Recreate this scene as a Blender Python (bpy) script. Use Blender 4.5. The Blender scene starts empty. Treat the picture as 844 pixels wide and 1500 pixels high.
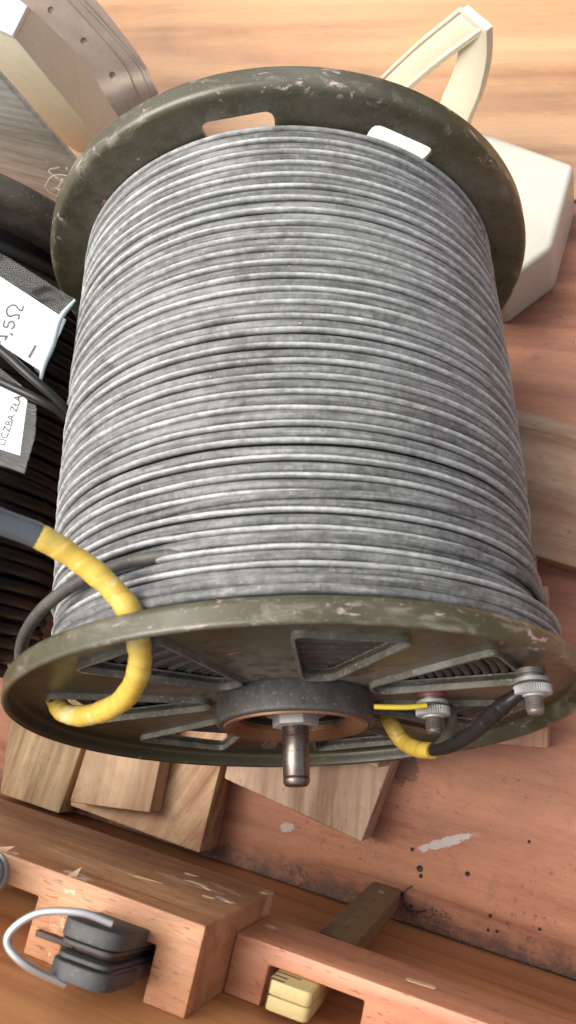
import bpy, bmesh, math, random
from mathutils import Vector, Matrix, Euler
from mathutils.geometry import intersect_line_plane
random.seed(7)
S = bpy.context.scene
C = S.collection
PI = math.pi
R = math.radians

# ---------------------------------------------------------------- camera
cam_d = bpy.data.cameras.new('camera')
cam = bpy.data.objects.new('camera', cam_d); C.objects.link(cam)
cam.matrix_world = Matrix(((0.922232, -0.162037, 0.351045, 0.08112),
                           (0.230333, 0.959495, -0.162221, 0.12215),
                           (-0.31054, 0.230463, 0.9222, 0.51652),
                           (0, 0, 0, 1)))
cam_d.sensor_fit = 'VERTICAL'; cam_d.sensor_height = 24.0; cam_d.sensor_width = 13.5
cam_d.lens = 24.0 * 1300 / 1500
cam_d.clip_start = 0.01; cam_d.clip_end = 200
cam_d.dof.use_dof = True; cam_d.dof.focus_distance = 0.40; cam_d.dof.aperture_fstop = 10.0
S.camera = cam

# ---------------------------------------------------------------- light
SUN_EL, SUN_DIR = R(64), Vector((-0.75, 0.04, 0.0)).normalized()
w = bpy.data.worlds.new('World'); S.world = w; w.use_nodes = True
nt = w.node_tree; bg = nt.nodes['Background']
sky = nt.nodes.new('ShaderNodeTexSky'); sky.sky_type = 'NISHITA'; sky.sun_disc = False
sky.sun_elevation = SUN_EL
sky.sun_rotation = math.atan2(SUN_DIR.x, SUN_DIR.y)
sky.air_density = 1.0; sky.dust_density = 6.0; sky.ozone_density = 1.0
hs = nt.nodes.new('ShaderNodeHueSaturation'); hs.inputs['Saturation'].default_value = .5   # thin white overcast
nt.links.new(sky.outputs[0], hs.inputs['Color']); nt.links.new(hs.outputs[0], bg.inputs[0]); bg.inputs[1].default_value = 0.105
sd = bpy.data.lights.new('sun', 'SUN'); sd.energy = 1.5; sd.angle = R(50); sd.color = (1.0, 0.95, 0.86)
so = bpy.data.objects.new('sun', sd); C.objects.link(so)
sv = Vector((SUN_DIR.x * math.cos(SUN_EL), SUN_DIR.y * math.cos(SUN_EL), math.sin(SUN_EL)))
so.rotation_euler = sv.to_track_quat('Z', 'Y').to_euler()
S.view_settings.view_transform = 'Standard'; S.view_settings.look = 'None'
S.view_settings.gamma = 1.0; S.view_settings.use_curve_mapping = False
S.view_settings.exposure = 1.25
S.render.engine = 'CYCLES'; S.cycles.use_denoising = True
S.cycles.max_bounces = 8

# ---------------------------------------------------------------- materials
class M:
    """small node builder"""
    def __init__(s, name):
        s.m = bpy.data.materials.new(name); s.m.use_nodes = True
        s.nt = s.m.node_tree; s.b = s.nt.nodes['Principled BSDF']
        s.co = s.nt.nodes.new('ShaderNodeTexCoord')
    def n(s, t, **k):
        x = s.nt.nodes.new('ShaderNode' + t)
        for a, v in k.items(): setattr(x, a, v)
        return x
    def set(s, sock, v):
        if hasattr(v, 'is_output') or isinstance(v, bpy.types.NodeSocket): s.nt.links.new(v, sock)
        else: sock.default_value = v
    def mp(s, scale=(1, 1, 1), rot=(0, 0, 0), loc=(0, 0, 0), src='Object'):
        x = s.n('Mapping'); s.nt.links.new(s.co.outputs[src], x.inputs[0])
        x.inputs['Scale'].default_value = scale; x.inputs['Rotation'].default_value = rot; x.inputs['Location'].default_value = loc
        return x.outputs[0]
    def noise(s, vec, scale=5, detail=4, rough=.55, dist=0, out='Fac'):
        x = s.n('TexNoise'); s.nt.links.new(vec, x.inputs['Vector'])
        x.inputs['Scale'].default_value = scale; x.inputs['Detail'].default_value = detail
        x.inputs['Roughness'].default_value = rough; x.inputs['Distortion'].default_value = dist
        return x.outputs[out]
    def ramp(s, f, stops, interp='LINEAR'):
        x = s.n('ValToRGB'); s.nt.links.new(f, x.inputs[0]); cr = x.color_ramp; cr.interpolation = interp
        while len(cr.elements) < len(stops): cr.elements.new(.5)
        for e, (p, c) in zip(cr.elements, stops):
            e.position = p; e.color = c if len(c) == 4 else (*c, 1)
        return x.outputs[0]
    def bw(s, f, a, b):
        if a < b: return s.ramp(f, [(a, (0, 0, 0)), (b, (1, 1, 1))])
        return s.ramp(f, [(b, (1, 1, 1)), (a, (0, 0, 0))])
    def mix(s, f, a, b, mode='MIX'):
        x = s.n('MixRGB', blend_type=mode)
        for i, v in enumerate((f, a, b)):
            if isinstance(v, tuple) and len(v) == 3: v = (*v, 1)
            s.set(x.inputs[i], v)
        return x.outputs[0]
    def math(s, op, a, b=0.0, c=0.0):
        x = s.n('Math', operation=op); s.set(x.inputs[0], a); s.set(x.inputs[1], b); s.set(x.inputs[2], c)
        return x.outputs[0]
    def sep(s, vec):
        x = s.n('SeparateXYZ'); s.nt.links.new(vec, x.inputs[0]); return x.outputs
    def out(s, col=None, rough=None, metal=None, bump=None, bstr=.3, bdist=.001, spec=None):
        if col is not None: s.set(s.b.inputs['Base Color'], (*col, 1) if isinstance(col, tuple) and len(col) == 3 else col)
        if rough is not None: s.set(s.b.inputs['Roughness'], rough)
        if metal is not None: s.set(s.b.inputs['Metallic'], metal)
        if spec is not None: s.b.inputs['Specular IOR Level'].default_value = spec
        if bump is not None:
            x = s.n('Bump'); x.inputs['Strength'].default_value = bstr; x.inputs['Distance'].default_value = bdist
            s.nt.links.new(bump, x.inputs['Height']); s.nt.links.new(x.outputs[0], s.b.inputs['Normal'])
        return s.m

def wood(name, dark, light, grain='X', ring=55, stretch=.07, rough=.6, stain=None, stain_amt=.5, stain_scale=9,
         specks=0.0, pale=None, pale_amt=0.0, seed=0.0, figure=1.0, bump=.35, warp=1.0, con=1.0, pore=.26):
    m = M(name)
    sc = {'X': (stretch, 1, 1), 'Y': (1, stretch, 1), 'Z': (1, 1, stretch)}[grain]
    v = m.mp(sc, loc=(seed, seed * 1.7, seed * .6))
    sl = {'X': (.22, 1, 1), 'Y': (1, .22, 1), 'Z': (1, 1, .22)}[grain]
    wv = m.noise(m.mp(sl, loc=(seed * 2, 3, seed)), 7 * warp, 3, .5, out='Color')
    wmix = m.n('VectorMath', operation='MULTIPLY_ADD')
    m.nt.links.new(wv, wmix.inputs[0]); wmix.inputs[1].default_value = (.05 * figure, .05 * figure, .05 * figure); m.nt.links.new(v, wmix.inputs[2])
    rings = m.n('TexNoise'); m.nt.links.new(wmix.outputs[0], rings.inputs['Vector'])      # figure: irregular growth bands
    rings.inputs['Scale'].default_value = ring * 1.6; rings.inputs['Detail'].default_value = 2.5; rings.inputs['Roughness'].default_value = .5
    tri = m.math('PINGPONG', m.math('MULTIPLY', rings.outputs['Fac'], 5.0), 1.0)
    fine = m.noise(v, 1000, 3, .7)
    med = m.noise(v, 110, 6, .68)
    g = m.math('ADD', m.math('MULTIPLY', tri, .20 * figure), m.math('ADD', m.math('MULTIPLY', fine, .40), m.math('MULTIPLY', med, .55)))
    mu = .475 + .10 * figure; hw = .20 / con
    col = m.ramp(g, [(mu - hw, dark), (mu, tuple(a * .4 + b * .6 for a, b in zip(dark, light))), (mu + hw, light)])
    lines = m.bw(tri, .80, .97)                                  # thin pale and dark growth lines
    col = m.mix(m.math('MULTIPLY', lines, .30), col, tuple(min(1, c * 1.22) for c in light))
    col = m.mix(m.math('MULTIPLY', m.bw(tri, .16, .03), .38), col, tuple(c * .72 for c in dark))
    psc = {'X': (.17, 1, 1), 'Y': (1, .17, 1), 'Z': (1, 1, .17)}[grain]
    pores = m.math('MULTIPLY', m.bw(m.noise(m.mp(psc, loc=(seed, 0, 0)), 1000, 2, .5), pore + .05, pore), .75)
    col = m.mix(pores, col, tuple(c * .5 for c in dark))
    big = m.noise(m.mp((1, 1, 1), loc=(seed + 3, 1, 2)), stain_scale, 5, .65, .6)
    if stain: col = m.mix(m.math('MULTIPLY', m.bw(big, .42, .68), stain_amt), col, stain)
    if pale:
        pn = m.noise(m.mp((1, 1, 1), loc=(seed, 7, 4)), 34, 6, .7, 1.2)
        col = m.mix(m.math('MULTIPLY', m.bw(pn, .60, .68), pale_amt), col, pale)
    if specks:
        sn = m.noise(m.mp((1, 1, 1), loc=(seed, 2, 9)), 260, 3, .6)
        near = m.bw(m.noise(m.mp((1, 1, 1), loc=(5, seed, 9)), 18, 3, .6), .48, .62)
        col = m.mix(m.math('MULTIPLY', m.math('MULTIPLY', m.bw(sn, .60, .66), near), specks), col, (.03, .022, .018))
    rr = m.math('MULTIPLY_ADD', med, .25, rough - .12)
    m.m['wood'] = 1
    return m.out(col, rr, bump=g, bstr=bump, bdist=.0006), m, col

def plain(name, col, rough=.5, metal=0, var=.25, scale=60, dust=None, dust_amt=.4, bump=.2, dscale=25):
    m = M(name); v = m.mp()
    n1 = m.noise(v, scale, 5, .65)
    c = m.mix(n1, tuple(x * (1 - var) for x in col), tuple(min(1, x * (1 + var)) for x in col))
    if dust:
        d = m.math('MULTIPLY', m.bw(m.noise(v, dscale, 6, .7, .5), .45, .72), dust_amt)
        c = m.mix(d, c, dust)
        sp = m.math('MULTIPLY', m.bw(m.noise(v, 620, 2, .5), .62, .68), min(1, dust_amt * 1.3))
        c = m.mix(sp, c, dust)
    return m.out(c, m.math('MULTIPLY_ADD', n1, .25, rough - .12), metal, n1, bump, .0005)

# boards
mat_floor, _m, _c = wood('red_stained_board', (.250, .090, .046), (.475, .212, .120), 'X', ring=22, stretch=.10, rough=.62,
                         stain=(.26, .115, .075), stain_amt=.6, stain_scale=15, specks=.5, con=1.15, seed=.4, warp=.7)
def add_paint(m, col, spots, ax=1):
    v = m.mp()
    nz = m.noise(v, 190, 5, .75); xyz = m.sep(v)
    for (x, y, sx, sy, ang, c, lim) in spots:
        ca, sa = math.cos(ang), math.sin(ang)
        dx = m.math('SUBTRACT', xyz[0], x); dy = m.math('SUBTRACT', xyz[ax], y)
        u = m.math('DIVIDE', m.math('ADD', m.math('MULTIPLY', dx, ca), m.math('MULTIPLY', dy, sa)), sx)
        t = m.math('DIVIDE', m.math('SUBTRACT', m.math('MULTIPLY', dy, ca), m.math('MULTIPLY', dx, sa)), sy)
        d = m.math('ADD', m.math('ADD', m.math('MULTIPLY', u, u), m.math('MULTIPLY', t, t)), m.math('MULTIPLY', m.math('SUBTRACT', nz, .5), 4.2))
        f = m.bw(d, 1.0, .72)
        f = m.ramp(d, [(.70, (lim,) * 3), (.95, (0, 0, 0))])
        col = m.mix(f, col, c)
    m.nt.links.new(col, m.b.inputs['Base Color'])
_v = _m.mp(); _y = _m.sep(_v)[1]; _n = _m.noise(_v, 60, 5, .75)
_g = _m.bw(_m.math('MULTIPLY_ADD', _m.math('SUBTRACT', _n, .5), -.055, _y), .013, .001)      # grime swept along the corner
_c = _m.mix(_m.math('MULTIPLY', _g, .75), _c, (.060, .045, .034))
_sm = _m.math('MULTIPLY', _m.bw(_m.noise(_m.mp(loc=(3, 3, 3)), 34, 5, .7, .5), .57, .70), .55)
_c = _m.mix(_sm, _c, (.13, .075, .055))
add_paint(_m, _c, [(.0195, .0475, .0160, .0026, .52, (.50, .50, .50), .7), (-.0705, .0302, .0042, .003, .5, (.46, .45, .45), .55),
                   (-.012, .082, .010, .012, .3, (.06, .035, .025), .6), (.018, .268, .06, .018, 0, (.09, .05, .03), .35)])
mat_floor2, _m, _c = wood('orange_varnished_board', (.25, .118, .048), (.43, .245, .118), 'X', ring=14, stretch=.06, rough=.45,
                          stain=(.44, .21, .070), stain_amt=.5, stain_scale=8, con=1.0, seed=2.2, warp=.55, figure=2.2)
mat_wall, _m, _c = wood('front_board_wood', (.32, .118, .042), (.56, .26, .105), 'X', ring=22, stretch=.06, rough=.5, stain=(.25, .10, .06),
                        stain_amt=.35, con=1.1, seed=5.1)
mat_rack, _m, _c = wood('beech_rack_wood', (.34, .142, .064), (.60, .315, .160), 'X', ring=30, stretch=.10, rough=.55, stain=(.30, .13, .07),
                        stain_amt=.55, stain_scale=22, pale=(.68, .48, .30), pale_amt=.0, con=1.2, pore=0.325, seed=1.3)
PALE = (.66, .50, .36)
add_paint(_m, _c, [(-.0600, .1755, .0085, .0028, .15, PALE, .75), (-.0455, .1745, .0070, .0022, -.2, PALE, .75), (-.0345, .1800, .0050, .0020, .1, (.72, .60, .50), .9),
                   (-.0720, .1900, .0170, .0012, .18, PALE, .5), (-.0400, .1660, .0100, .0016, .3, PALE, .6), (-.0285, .1500, .0026, .0060, .1, PALE, .6),
                   (-.0810, .2130, .0060, .0035, 0, PALE, .7), (-.1130, .2130, .0060, .0030, 0, PALE, .6), (-.0950, .1950, .0200, .0009, .12, PALE, .45)], 2)
mat_rack2, _m, _c = wood('pink_rack_wood', (.35, .122, .060), (.56, .250, .138), 'X', ring=26, stretch=.10, rough=.5, stain=(.36, .14, .08),
                         stain_amt=.5, stain_scale=20, con=1.15, pore=0.31, seed=7.7)
mat_splinter, _, _ = wood('raw_splinter_wood', (.55, .36, .2), (.8, .6, .38), 'X', ring=200, rough=.8, seed=.9)
mat_blk = []
for i, (d, l, st, sa) in enumerate([((.26, .17, .085), (.52, .38, .22), (.40, .22, .13), .5),
                                    ((.36, .22, .12), (.56, .385, .24), (.30, .20, .13), .4),
                                    ((.32, .165, .09), (.55, .38, .225), (.34, .15, .085), .7),
                                    ((.26, .155, .095), (.45, .31, .215), (.28, .17, .11), .5),
                                    ((.34, .19, .11), (.50, .31, .19), (.33, .16, .09), .5),
                                    ((.24, .15, .085), (.43, .30, .19), (.36, .14, .085), .6)]):
    mm, _, _ = wood('offcut_wood_%s' % 'abcdef'[i], d, l, 'X', ring=[60, 30, 40, 45, 30, 24][i], stretch=.08, rough=.75, stain=st, stain_amt=sa,
                    stain_scale=24, specks=.45, seed=3.3 * i + .7, bump=.6, con=1.35, pore=.29, figure=1.7)
    mat_blk.append(mm)
mat_greyboard, _, _ = wood('grey_weathered_board', (.55, .55, .45), (.80, .80, .70), 'X', ring=90, stretch=.06, rough=.85, stain=(.30, .26, .20),
                           stain_amt=.5, stain_scale=12, seed=8.8, bump=.7)
mat_case = plain('beige_cardboard', (.82, .77, .62), .9, 0, .12, 14, (.60, .54, .42), .5, .1, 9)
for _x in (mat_case,): _x.node_tree.nodes['Principled BSDF'].inputs['Specular IOR Level'].default_value = .15
mat_case_top = plain('white_lid', (.78, .77, .74), .7, 0, .05, 30)
mat_strap = plain('grey_brown_leather', (.45, .355, .285), .85, 0, .35, 55, (.56, .47, .39), .5, .35, 30)

mat_strap.node_tree.nodes['Principled BSDF'].inputs['Specular IOR Level'].default_value = .12
# painted steel of the reel
m = M('olive_painted_steel'); v = m.mp()
n1 = m.noise(v, 40, 5, .6); n2 = m.noise(v, 150, 6, .7); n3 = m.noise(v, 18, 5, .65, .6)
c = m.mix(n1, (.043, .038, .020), (.076, .067, .035))
c = m.mix(m.math('MULTIPLY', m.bw(n3, .52, .75), .45), c, (.17, .17, .145))          # dusty rubbed film
geo = m.n('NewGeometry')
edge = m.math('MULTIPLY', m.bw(geo.outputs['Pointiness'], .525, .60), m.bw(n2, .38, .56))
c = m.mix(m.math('MULTIPLY', edge, .75), c, (.33, .30, .26))                          # paint worn off the rim edges
rr_ = m.sep(v); rad_ = m.math('SQRT', m.math('ADD', m.math('MULTIPLY', rr_[0], rr_[0]), m.math('MULTIPLY', rr_[2], rr_[2])))
lipm = m.bw(rad_, .1145, .1162)
wear = m.math('MULTIPLY', lipm, m.bw(m.noise(m.mp((1, 2.2, 1)), 48, 6, .72, .8), .53, .64))
c = m.mix(m.math('MULTIPLY', wear, .65), c, (.24, .22, .17))
wear2 = m.math('MULTIPLY', lipm, m.bw(m.noise(m.mp((1, 3, 1), loc=(3, 1, 5)), 80, 5, .7, .5), .61, .66))
c = m.mix(m.math('MULTIPLY', wear2, .8), c, (.50, .40, .36))
chip = m.bw(m.noise(v, 130, 3, .5, .4), .71, .73)
c = m.mix(chip, c, (.36, .19, .14))
c = m.mix(m.math('MULTIPLY', m.bw(m.noise(v, 1100, 2, .5), .68, .73), .4), c, (.40, .39, .35))
mat_olive = m.out(c, m.math('MULTIPLY_ADD', n2, .35, .18), 0, n2, .12, .0005, spec=.55)
# cable
m = M('dusty_grey_cable'); v = m.mp((42, 3.2, 1), src='UV'); v2 = m.mp((1, 1, 1))
n1 = m.math('ADD', m.math('MULTIPLY', m.noise(v, 1, 6, .7), .65), m.math('MULTIPLY', m.noise(v2, 330, 4, .7), .35)); n2 = m.noise(v2, 26, 5, .62, .5); n3 = m.noise(v2, 600, 3, .6)
nl = m.noise(m.mp((8, 5, 1), src='UV'), 1, 3, .6)
c = m.ramp(n1, [(.32, (.028, .028, .027)), (.50, (.125, .127, .123)), (.69, (.315, .315, .306))])
c = m.mix(m.math('MULTIPLY', m.bw(n2, .44, .68), .45), c, (.36, .36, .348))
c = m.mix(m.math('MULTIPLY', m.bw(nl, .54, .66), .60), c, (.050, .047, .046))
grp = m.noise(v2, 14, 3, .55); scuff = m.math('MULTIPLY', m.bw(m.noise(v2, 75, 5, .75), .50, .60), m.bw(grp, .53, .62))
c = m.mix(m.math('MULTIPLY', scuff, .5), c, (.075, .062, .055))
c = m.mix(m.math('MULTIPLY', m.bw(n3, .68, .76), .55), c, (.66, .66, .63))
mat_cable_base = c
mat_cable = m.out(c, m.math('MULTIPLY_ADD', n1, .3, .50), 0, m.math('ADD', n1, n3), .7, .0006, spec=.3)
m = M('rubbed_highlight_strand'); v = m.mp((38, 2.5, 1), src='UV'); v2 = m.mp()  # raised strand: rubbed and dusty, with its highlight also put into the colour
n1 = m.math('ADD', m.math('MULTIPLY', m.noise(v, 1, 6, .7), .6), m.math('MULTIPLY', m.noise(v2, 330, 4, .7), .4)); n2 = m.noise(v2, 30, 5, .62, .5); n3 = m.noise(v2, 70, 4, .7)
c = m.ramp(n1, [(.30, (.11, .112, .108)), (.48, (.32, .322, .312)), (.68, (.64, .64, .62))])
nl = m.noise(m.mp((7, 3, 1), src='UV'), 1, 3, .6)
c = m.mix(m.math('MULTIPLY', m.bw(n2, .54, .70), .55), c, (.20, .205, .20))
c = m.mix(m.math('MULTIPLY', m.bw(nl, .54, .68), .5), c, (.12, .122, .12))
grp = m.noise(v2, 14, 3, .55); scuff = m.math('MULTIPLY', m.bw(m.noise(v2, 75, 5, .75), .50, .60), m.bw(grp, .53, .62))
c = m.mix(m.math('MULTIPLY', scuff, .5), c, (.085, .072, .065))
c = m.mix(m.math('MULTIPLY', m.bw(n3, .62, .72), .4), c, (.12, .115, .11))
mat_cable_edge = m.out(c, m.math('MULTIPLY_ADD', n1, .3, .50), 0, m.math('ADD', n1, n3), .7, .0006, spec=.3)
mat_black = plain('black_rubber_cable', (.017, .016, .015), .33, 0, .4, 90, (.06, .058, .055), .15, .15, 20)
mat_black.node_tree.nodes['Principled BSDF'].inputs['Specular IOR Level'].default_value = .3
mat_brownblack = plain('worn_black_sheath', (.05, .045, .038), .55, 0, .4, 60, (.13, .12, .10), .5, .2, 40)
m = M('yellow_wrapped_tape'); v = m.mp((1, 1, 1), src='UV')
xyz = m.sep(v); wr = m.math('FRACT', m.math('ADD', m.math('MULTIPLY', xyz[0], 120), m.math('MULTIPLY', xyz[1], 1.0)))
n1 = m.noise(m.mp(), 70, 4, .6)
c = m.mix(n1, (.52, .335, .035), (.68, .49, .11))
c = m.mix(m.math('MULTIPLY', m.bw(wr, .14, .0), .38), c, (.34, .22, .03))
c = m.mix(m.math('MULTIPLY', m.bw(m.noise(m.mp(), 60, 4, .65, .6), .52, .66), .6), c, (.66, .62, .40))
mat_yellow = m.out(c, .38, 0, m.math('ADD', m.bw(wr, 0, .25), n1), .5, .0006)
mat_yellowwire = plain('yellow_wire', (.70, .52, .05), .4)
mat_grey_sheath = plain('smooth_grey_sheath', (.085, .095, .105), .26, 0, .15, 40)
mat_hub = plain('cast_hub_metal', (.085, .080, .072), .55, .35, .5, 110, (.26, .25, .23), .4, .6, 60)
mat_copper = plain('copper_brown_ring', (.30, .155, .085), .42, .5, .25, 70, (.10, .06, .04), .4)
mat_darkbrown = plain('dark_rusty_metal', (.055, .030, .022), .6, .3, .4, 70)
mat_spindle = plain('worn_spindle_steel', (.20, .17, .15), .32, .85, .45, 90, (.09, .055, .04), .55, .4, 45)
mat_zinc = plain('dull_zinc', (.36, .36, .34), .58, .45, .35, 110, (.55, .54, .50), .45)
mat_post = plain('dirty_threaded_steel', (.24, .215, .19), .5, .6, .4, 130, (.10, .085, .07), .5)
mat_redpaint = plain('red_sealing_paint', (.25, .035, .03), .5)
mat_cream = plain('ivory_plastic', (.72, .66, .50), .38, 0, .06, 20, (.60, .52, .36), .3, .08, 14)
mat_can = plain('white_plastic', (.47, .45, .385), .42, 0, .05, 12, (.36, .33, .26), .35, .06, 10)
mat_wire = plain('bright_steel_wire', (.62, .62, .61), .34, .75, .1)
mat_chrome = plain('scuffed_chrome', (.55, .54, .52), .25, .9, .2)
mat_knife = plain('dark_bolster', (.060, .060, .058), .62, .1, .4, 90, (.20, .19, .18), .2)
mat_knifewood = plain('brown_knife_scale', (.19, .115, .09), .45, 0, .3, 60, (.25, .18, .15), .4)
mat_dirt = plain('dry_dirt', (.055, .043, .034), .95, 0, .6, 300, (.30, .27, .23), .5)
mat_black_hole = plain('black_hole_disc', (.012, .010, .009), .6)  # stands in for the dark inside nail holes
mat_fibre = plain('pale_fibre', (.55, .50, .42), .8)
mat_paper = plain('white_paper', (.80, .80, .79), .75, 0, .03, 30)
mat_ink = plain('black_ink', (.012, .012, .015), .6)
mat_rib = plain('worn_window_edge', (.125, .118, .090), .5, .15, .3, 120, (.33, .33, .30), .6, .3, 70)
# ruler
m = M('weathered_yellow_ruler'); v = m.mp(); xyz = m.sep(v)
n1 = m.noise(m.mp((1, 1, .15)), 240, 5, .7); n2 = m.noise(v, 45, 4, .6)
c = m.mix(n1, (.45, .35, .14), (.62, .50, .25))
old = m.mix(n1, (.090, .060, .030), (.26, .175, .088))
f = m.bw(m.math('ADD', xyz[2], m.math('MULTIPLY', m.math('SUBTRACT', n2, .5), .03)), .172, .160)
f = m.ramp(m.math('MULTIPLY_ADD', m.math('SUBTRACT', n2, .5), .03, xyz[2]), [(.150, (1, 1, 1)), (.172, (0, 0, 0))])
c = m.mix(f, c, old)
tick = m.math('LESS_THAN', m.math('FRACT', m.math('MULTIPLY', xyz[2], 250)), .34)
lng = m.math('LESS_THAN', m.math('FRACT', m.math('MULTIPLY', xyz[2], 50)), .2)
tx = m.math('LESS_THAN', xyz[0], m.math('MULTIPLY_ADD', lng, .004, -.0025))
tk = m.math('MULTIPLY', m.math('MULTIPLY', tick, tx), m.bw(n2, .30, .45))
c = m.mix(m.math('MULTIPLY', tk, .9), c, (.02, .015, .01))
sm = m.bw(m.noise(m.mp(loc=(2, 4, 1)), 110, 3, .6), .64, .70)
c = m.mix(m.math('MULTIPLY', sm, .6), c, (.04, .03, .02))
mat_ruler = m.out(c, .6, 0, n1, .4, .0005)
# clear sleeve
m = M('clear_plastic_sleeve')
tr = m.n('BsdfTransparent'); gl = m.n('BsdfGlossy'); gl.inputs['Roughness'].default_value = .18
tr.inputs[0].default_value = (.86, .89, .89, 1)
gl.inputs['Roughness'].default_value = .10
cr = m.n('Bump'); cr.inputs['Strength'].default_value = .35; cr.inputs['Distance'].default_value = .004
m.nt.links.new(m.noise(m.mp((1, 1, 1)), 34, 2, .5, .5), cr.inputs['Height']); m.nt.links.new(cr.outputs[0], gl.inputs['Normal'])
df = m.n('BsdfDiffuse'); df.inputs[0].default_value = (.55, .60, .60, 1)
mx = m.n('MixShader'); mx2 = m.n('MixShader'); mx.inputs[0].default_value = .022; mx2.inputs[0].default_value = .003
m.nt.links.new(tr.outputs[0], mx.inputs[1]); m.nt.links.new(gl.outputs[0], mx.inputs[2])
m.nt.links.new(mx.outputs[0], mx2.inputs[1]); m.nt.links.new(df.outputs[0], mx2.inputs[2])
m.nt.links.new(mx2.outputs[0], m.nt.nodes['Material Output'].inputs[0])
mat_clear = m.m

# ---------------------------------------------------------------- helpers
def link(name, me, mat=None, parent=None, loc=None, rot=None, mw=None):
    o = bpy.data.objects.new(name, me); C.objects.link(o)
    if mat: me.materials.append(mat)
    if parent: o.parent = parent
    if mw is not None: o.matrix_local = mw
    if loc is not None: o.location = loc
    if rot is not None: o.rotation_euler = rot
    return o
def tag(o, label=None, cat=None, group=None, kind=None):
    for k, v in (('label', label), ('category', cat), ('group', group), ('kind', kind)):
        if v: o[k] = v
    return o
def thing(name, label, cat, loc=(0, 0, 0), rot=(0, 0, 0), group=None):
    o = bpy.data.objects.new(name, None); C.objects.link(o); o.location = loc; o.rotation_euler = rot
    o.empty_display_size = .02
    return tag(o, label, cat, group)
def mesh(vs, fs, smooth=False, name='m'):
    me = bpy.data.meshes.new(name); me.from_pydata([tuple(v) for v in vs], [], fs); me.update()
    if smooth: me.polygons.foreach_set('use_smooth', [True] * len(me.polygons))
    return me
def bm_mesh(bm, smooth=False, auto=None):
    bmesh.ops.recalc_face_normals(bm, faces=bm.faces[:])
    me = bpy.data.meshes.new('m'); bm.to_mesh(me); bm.free()
    if smooth: me.polygons.foreach_set('use_smooth', [True] * len(me.polygons))
    if auto: sharp(me, auto)
    return me
def sharp(me, ang):
    me.polygons.foreach_set('use_smooth', [True] * len(me.polygons))
    me.set_sharp_from_angle(angle=R(ang))
def box(sx, sy, sz, bev=0, seg=2, off=(0, 0, 0)):
    bm = bmesh.new(); bmesh.ops.create_cube(bm, size=1)
    bmesh.ops.scale(bm, vec=(sx, sy, sz), verts=bm.verts); bmesh.ops.translate(bm, vec=off, verts=bm.verts)
    if bev: bmesh.ops.bevel(bm, geom=bm.edges[:], offset=bev, segments=seg, profile=.5, affect='EDGES')
    return bm_mesh(bm, auto=35)
def prism(poly, z0, z1, bev=.0008, seg=2, axis='Z', jitter=0):
    bm = bmesh.new()
    f = lambda p, z: {'Z': (p[0], p[1], z), 'Y': (p[0], z, p[1]), 'X': (z, p[0], p[1])}[axis]
    a = [bm.verts.new(f(p, z0)) for p in poly]; b = [bm.verts.new(f(p, z1)) for p in poly]
    n = len(poly); bm.faces.new(a); bm.faces.new(b)
    for i in range(n): bm.faces.new((a[i], a[(i + 1) % n], b[(i + 1) % n], b[i]))
    bmesh.ops.recalc_face_normals(bm, faces=bm.faces[:])
    if bev:
        es = [e for e in bm.edges if len(e.link_faces) == 2 and e.calc_face_angle(0) > R(25)]
        bmesh.ops.bevel(bm, geom=es, offset=bev, segments=seg, profile=.5, affect='EDGES')
    if jitter:
        for v_ in bm.verts: v_.co += Vector([random.uniform(-jitter, jitter) for _ in range(3)])
    return bm_mesh(bm, auto=35)
def catmull(pts, n=10):
    P = [Vector(p) for p in pts]; P = [P[0] * 2 - P[1]] + P + [P[-1] * 2 - P[-2]]; out = []
    for i in range(1, len(P) - 2):
        p0, p1, p2, p3 = P[i - 1:i + 3]
        for k in range(n):
            t = k / n
            out.append(.5 * ((2 * p1) + (p2 - p0) * t + (2 * p0 - 5 * p1 + 4 * p2 - p3) * t * t + (3 * p1 - p0 - 3 * p2 + p3) * t ** 3))
    out.append(P[-2]); return out
def tube(path, rad, sides=10, caps=True, wob=0):
    """swept round tube with a UV of (metres along, turn)"""
    n = len(path); path = [Vector(p) for p in path]
    T = [(path[min(i + 1, n - 1)] - path[max(i - 1, 0)]).normalized() for i in range(n)]
    u = T[0].orthogonal().normalized(); vs = []; fs = []; L = [0]
    for i in range(n):
        if i: L.append(L[-1] + (path[i] - path[i - 1]).length)
        u = (u - T[i] * u.dot(T[i])).normalized(); b = T[i].cross(u)
        r = rad(i / (n - 1)) if callable(rad) else rad
        if wob: r *= 1 + random.uniform(-wob, wob)
        for k in range(sides):
            a = 2 * PI * k / sides; vs.append(path[i] + (u * math.cos(a) + b * math.sin(a)) * r)
    uv = []
    for i in range(n - 1):
        for k in range(sides):
            k2 = (k + 1) % sides
            fs.append((i * sides + k, i * sides + k2, (i + 1) * sides + k2, (i + 1) * sides + k))
            uv += [(L[i], k / sides), (L[i], (k + 1) / sides), (L[i + 1], (k + 1) / sides), (L[i + 1], k / sides)]
    if caps:
        for base in (0, (n - 1) * sides):
            fs.append(tuple(base + k for k in range(sides))); uv += [(0, 0)] * sides
    me = mesh(vs, fs); l = me.uv_layers.new(name='UV'); l.data.foreach_set('uv', [x for p in uv for x in p])
    bm = bmesh.new(); bm.from_mesh(me); bmesh.ops.recalc_face_normals(bm, faces=bm.faces[:]); bm.to_mesh(me); bm.free()
    sharp(me, 60); return me
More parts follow.
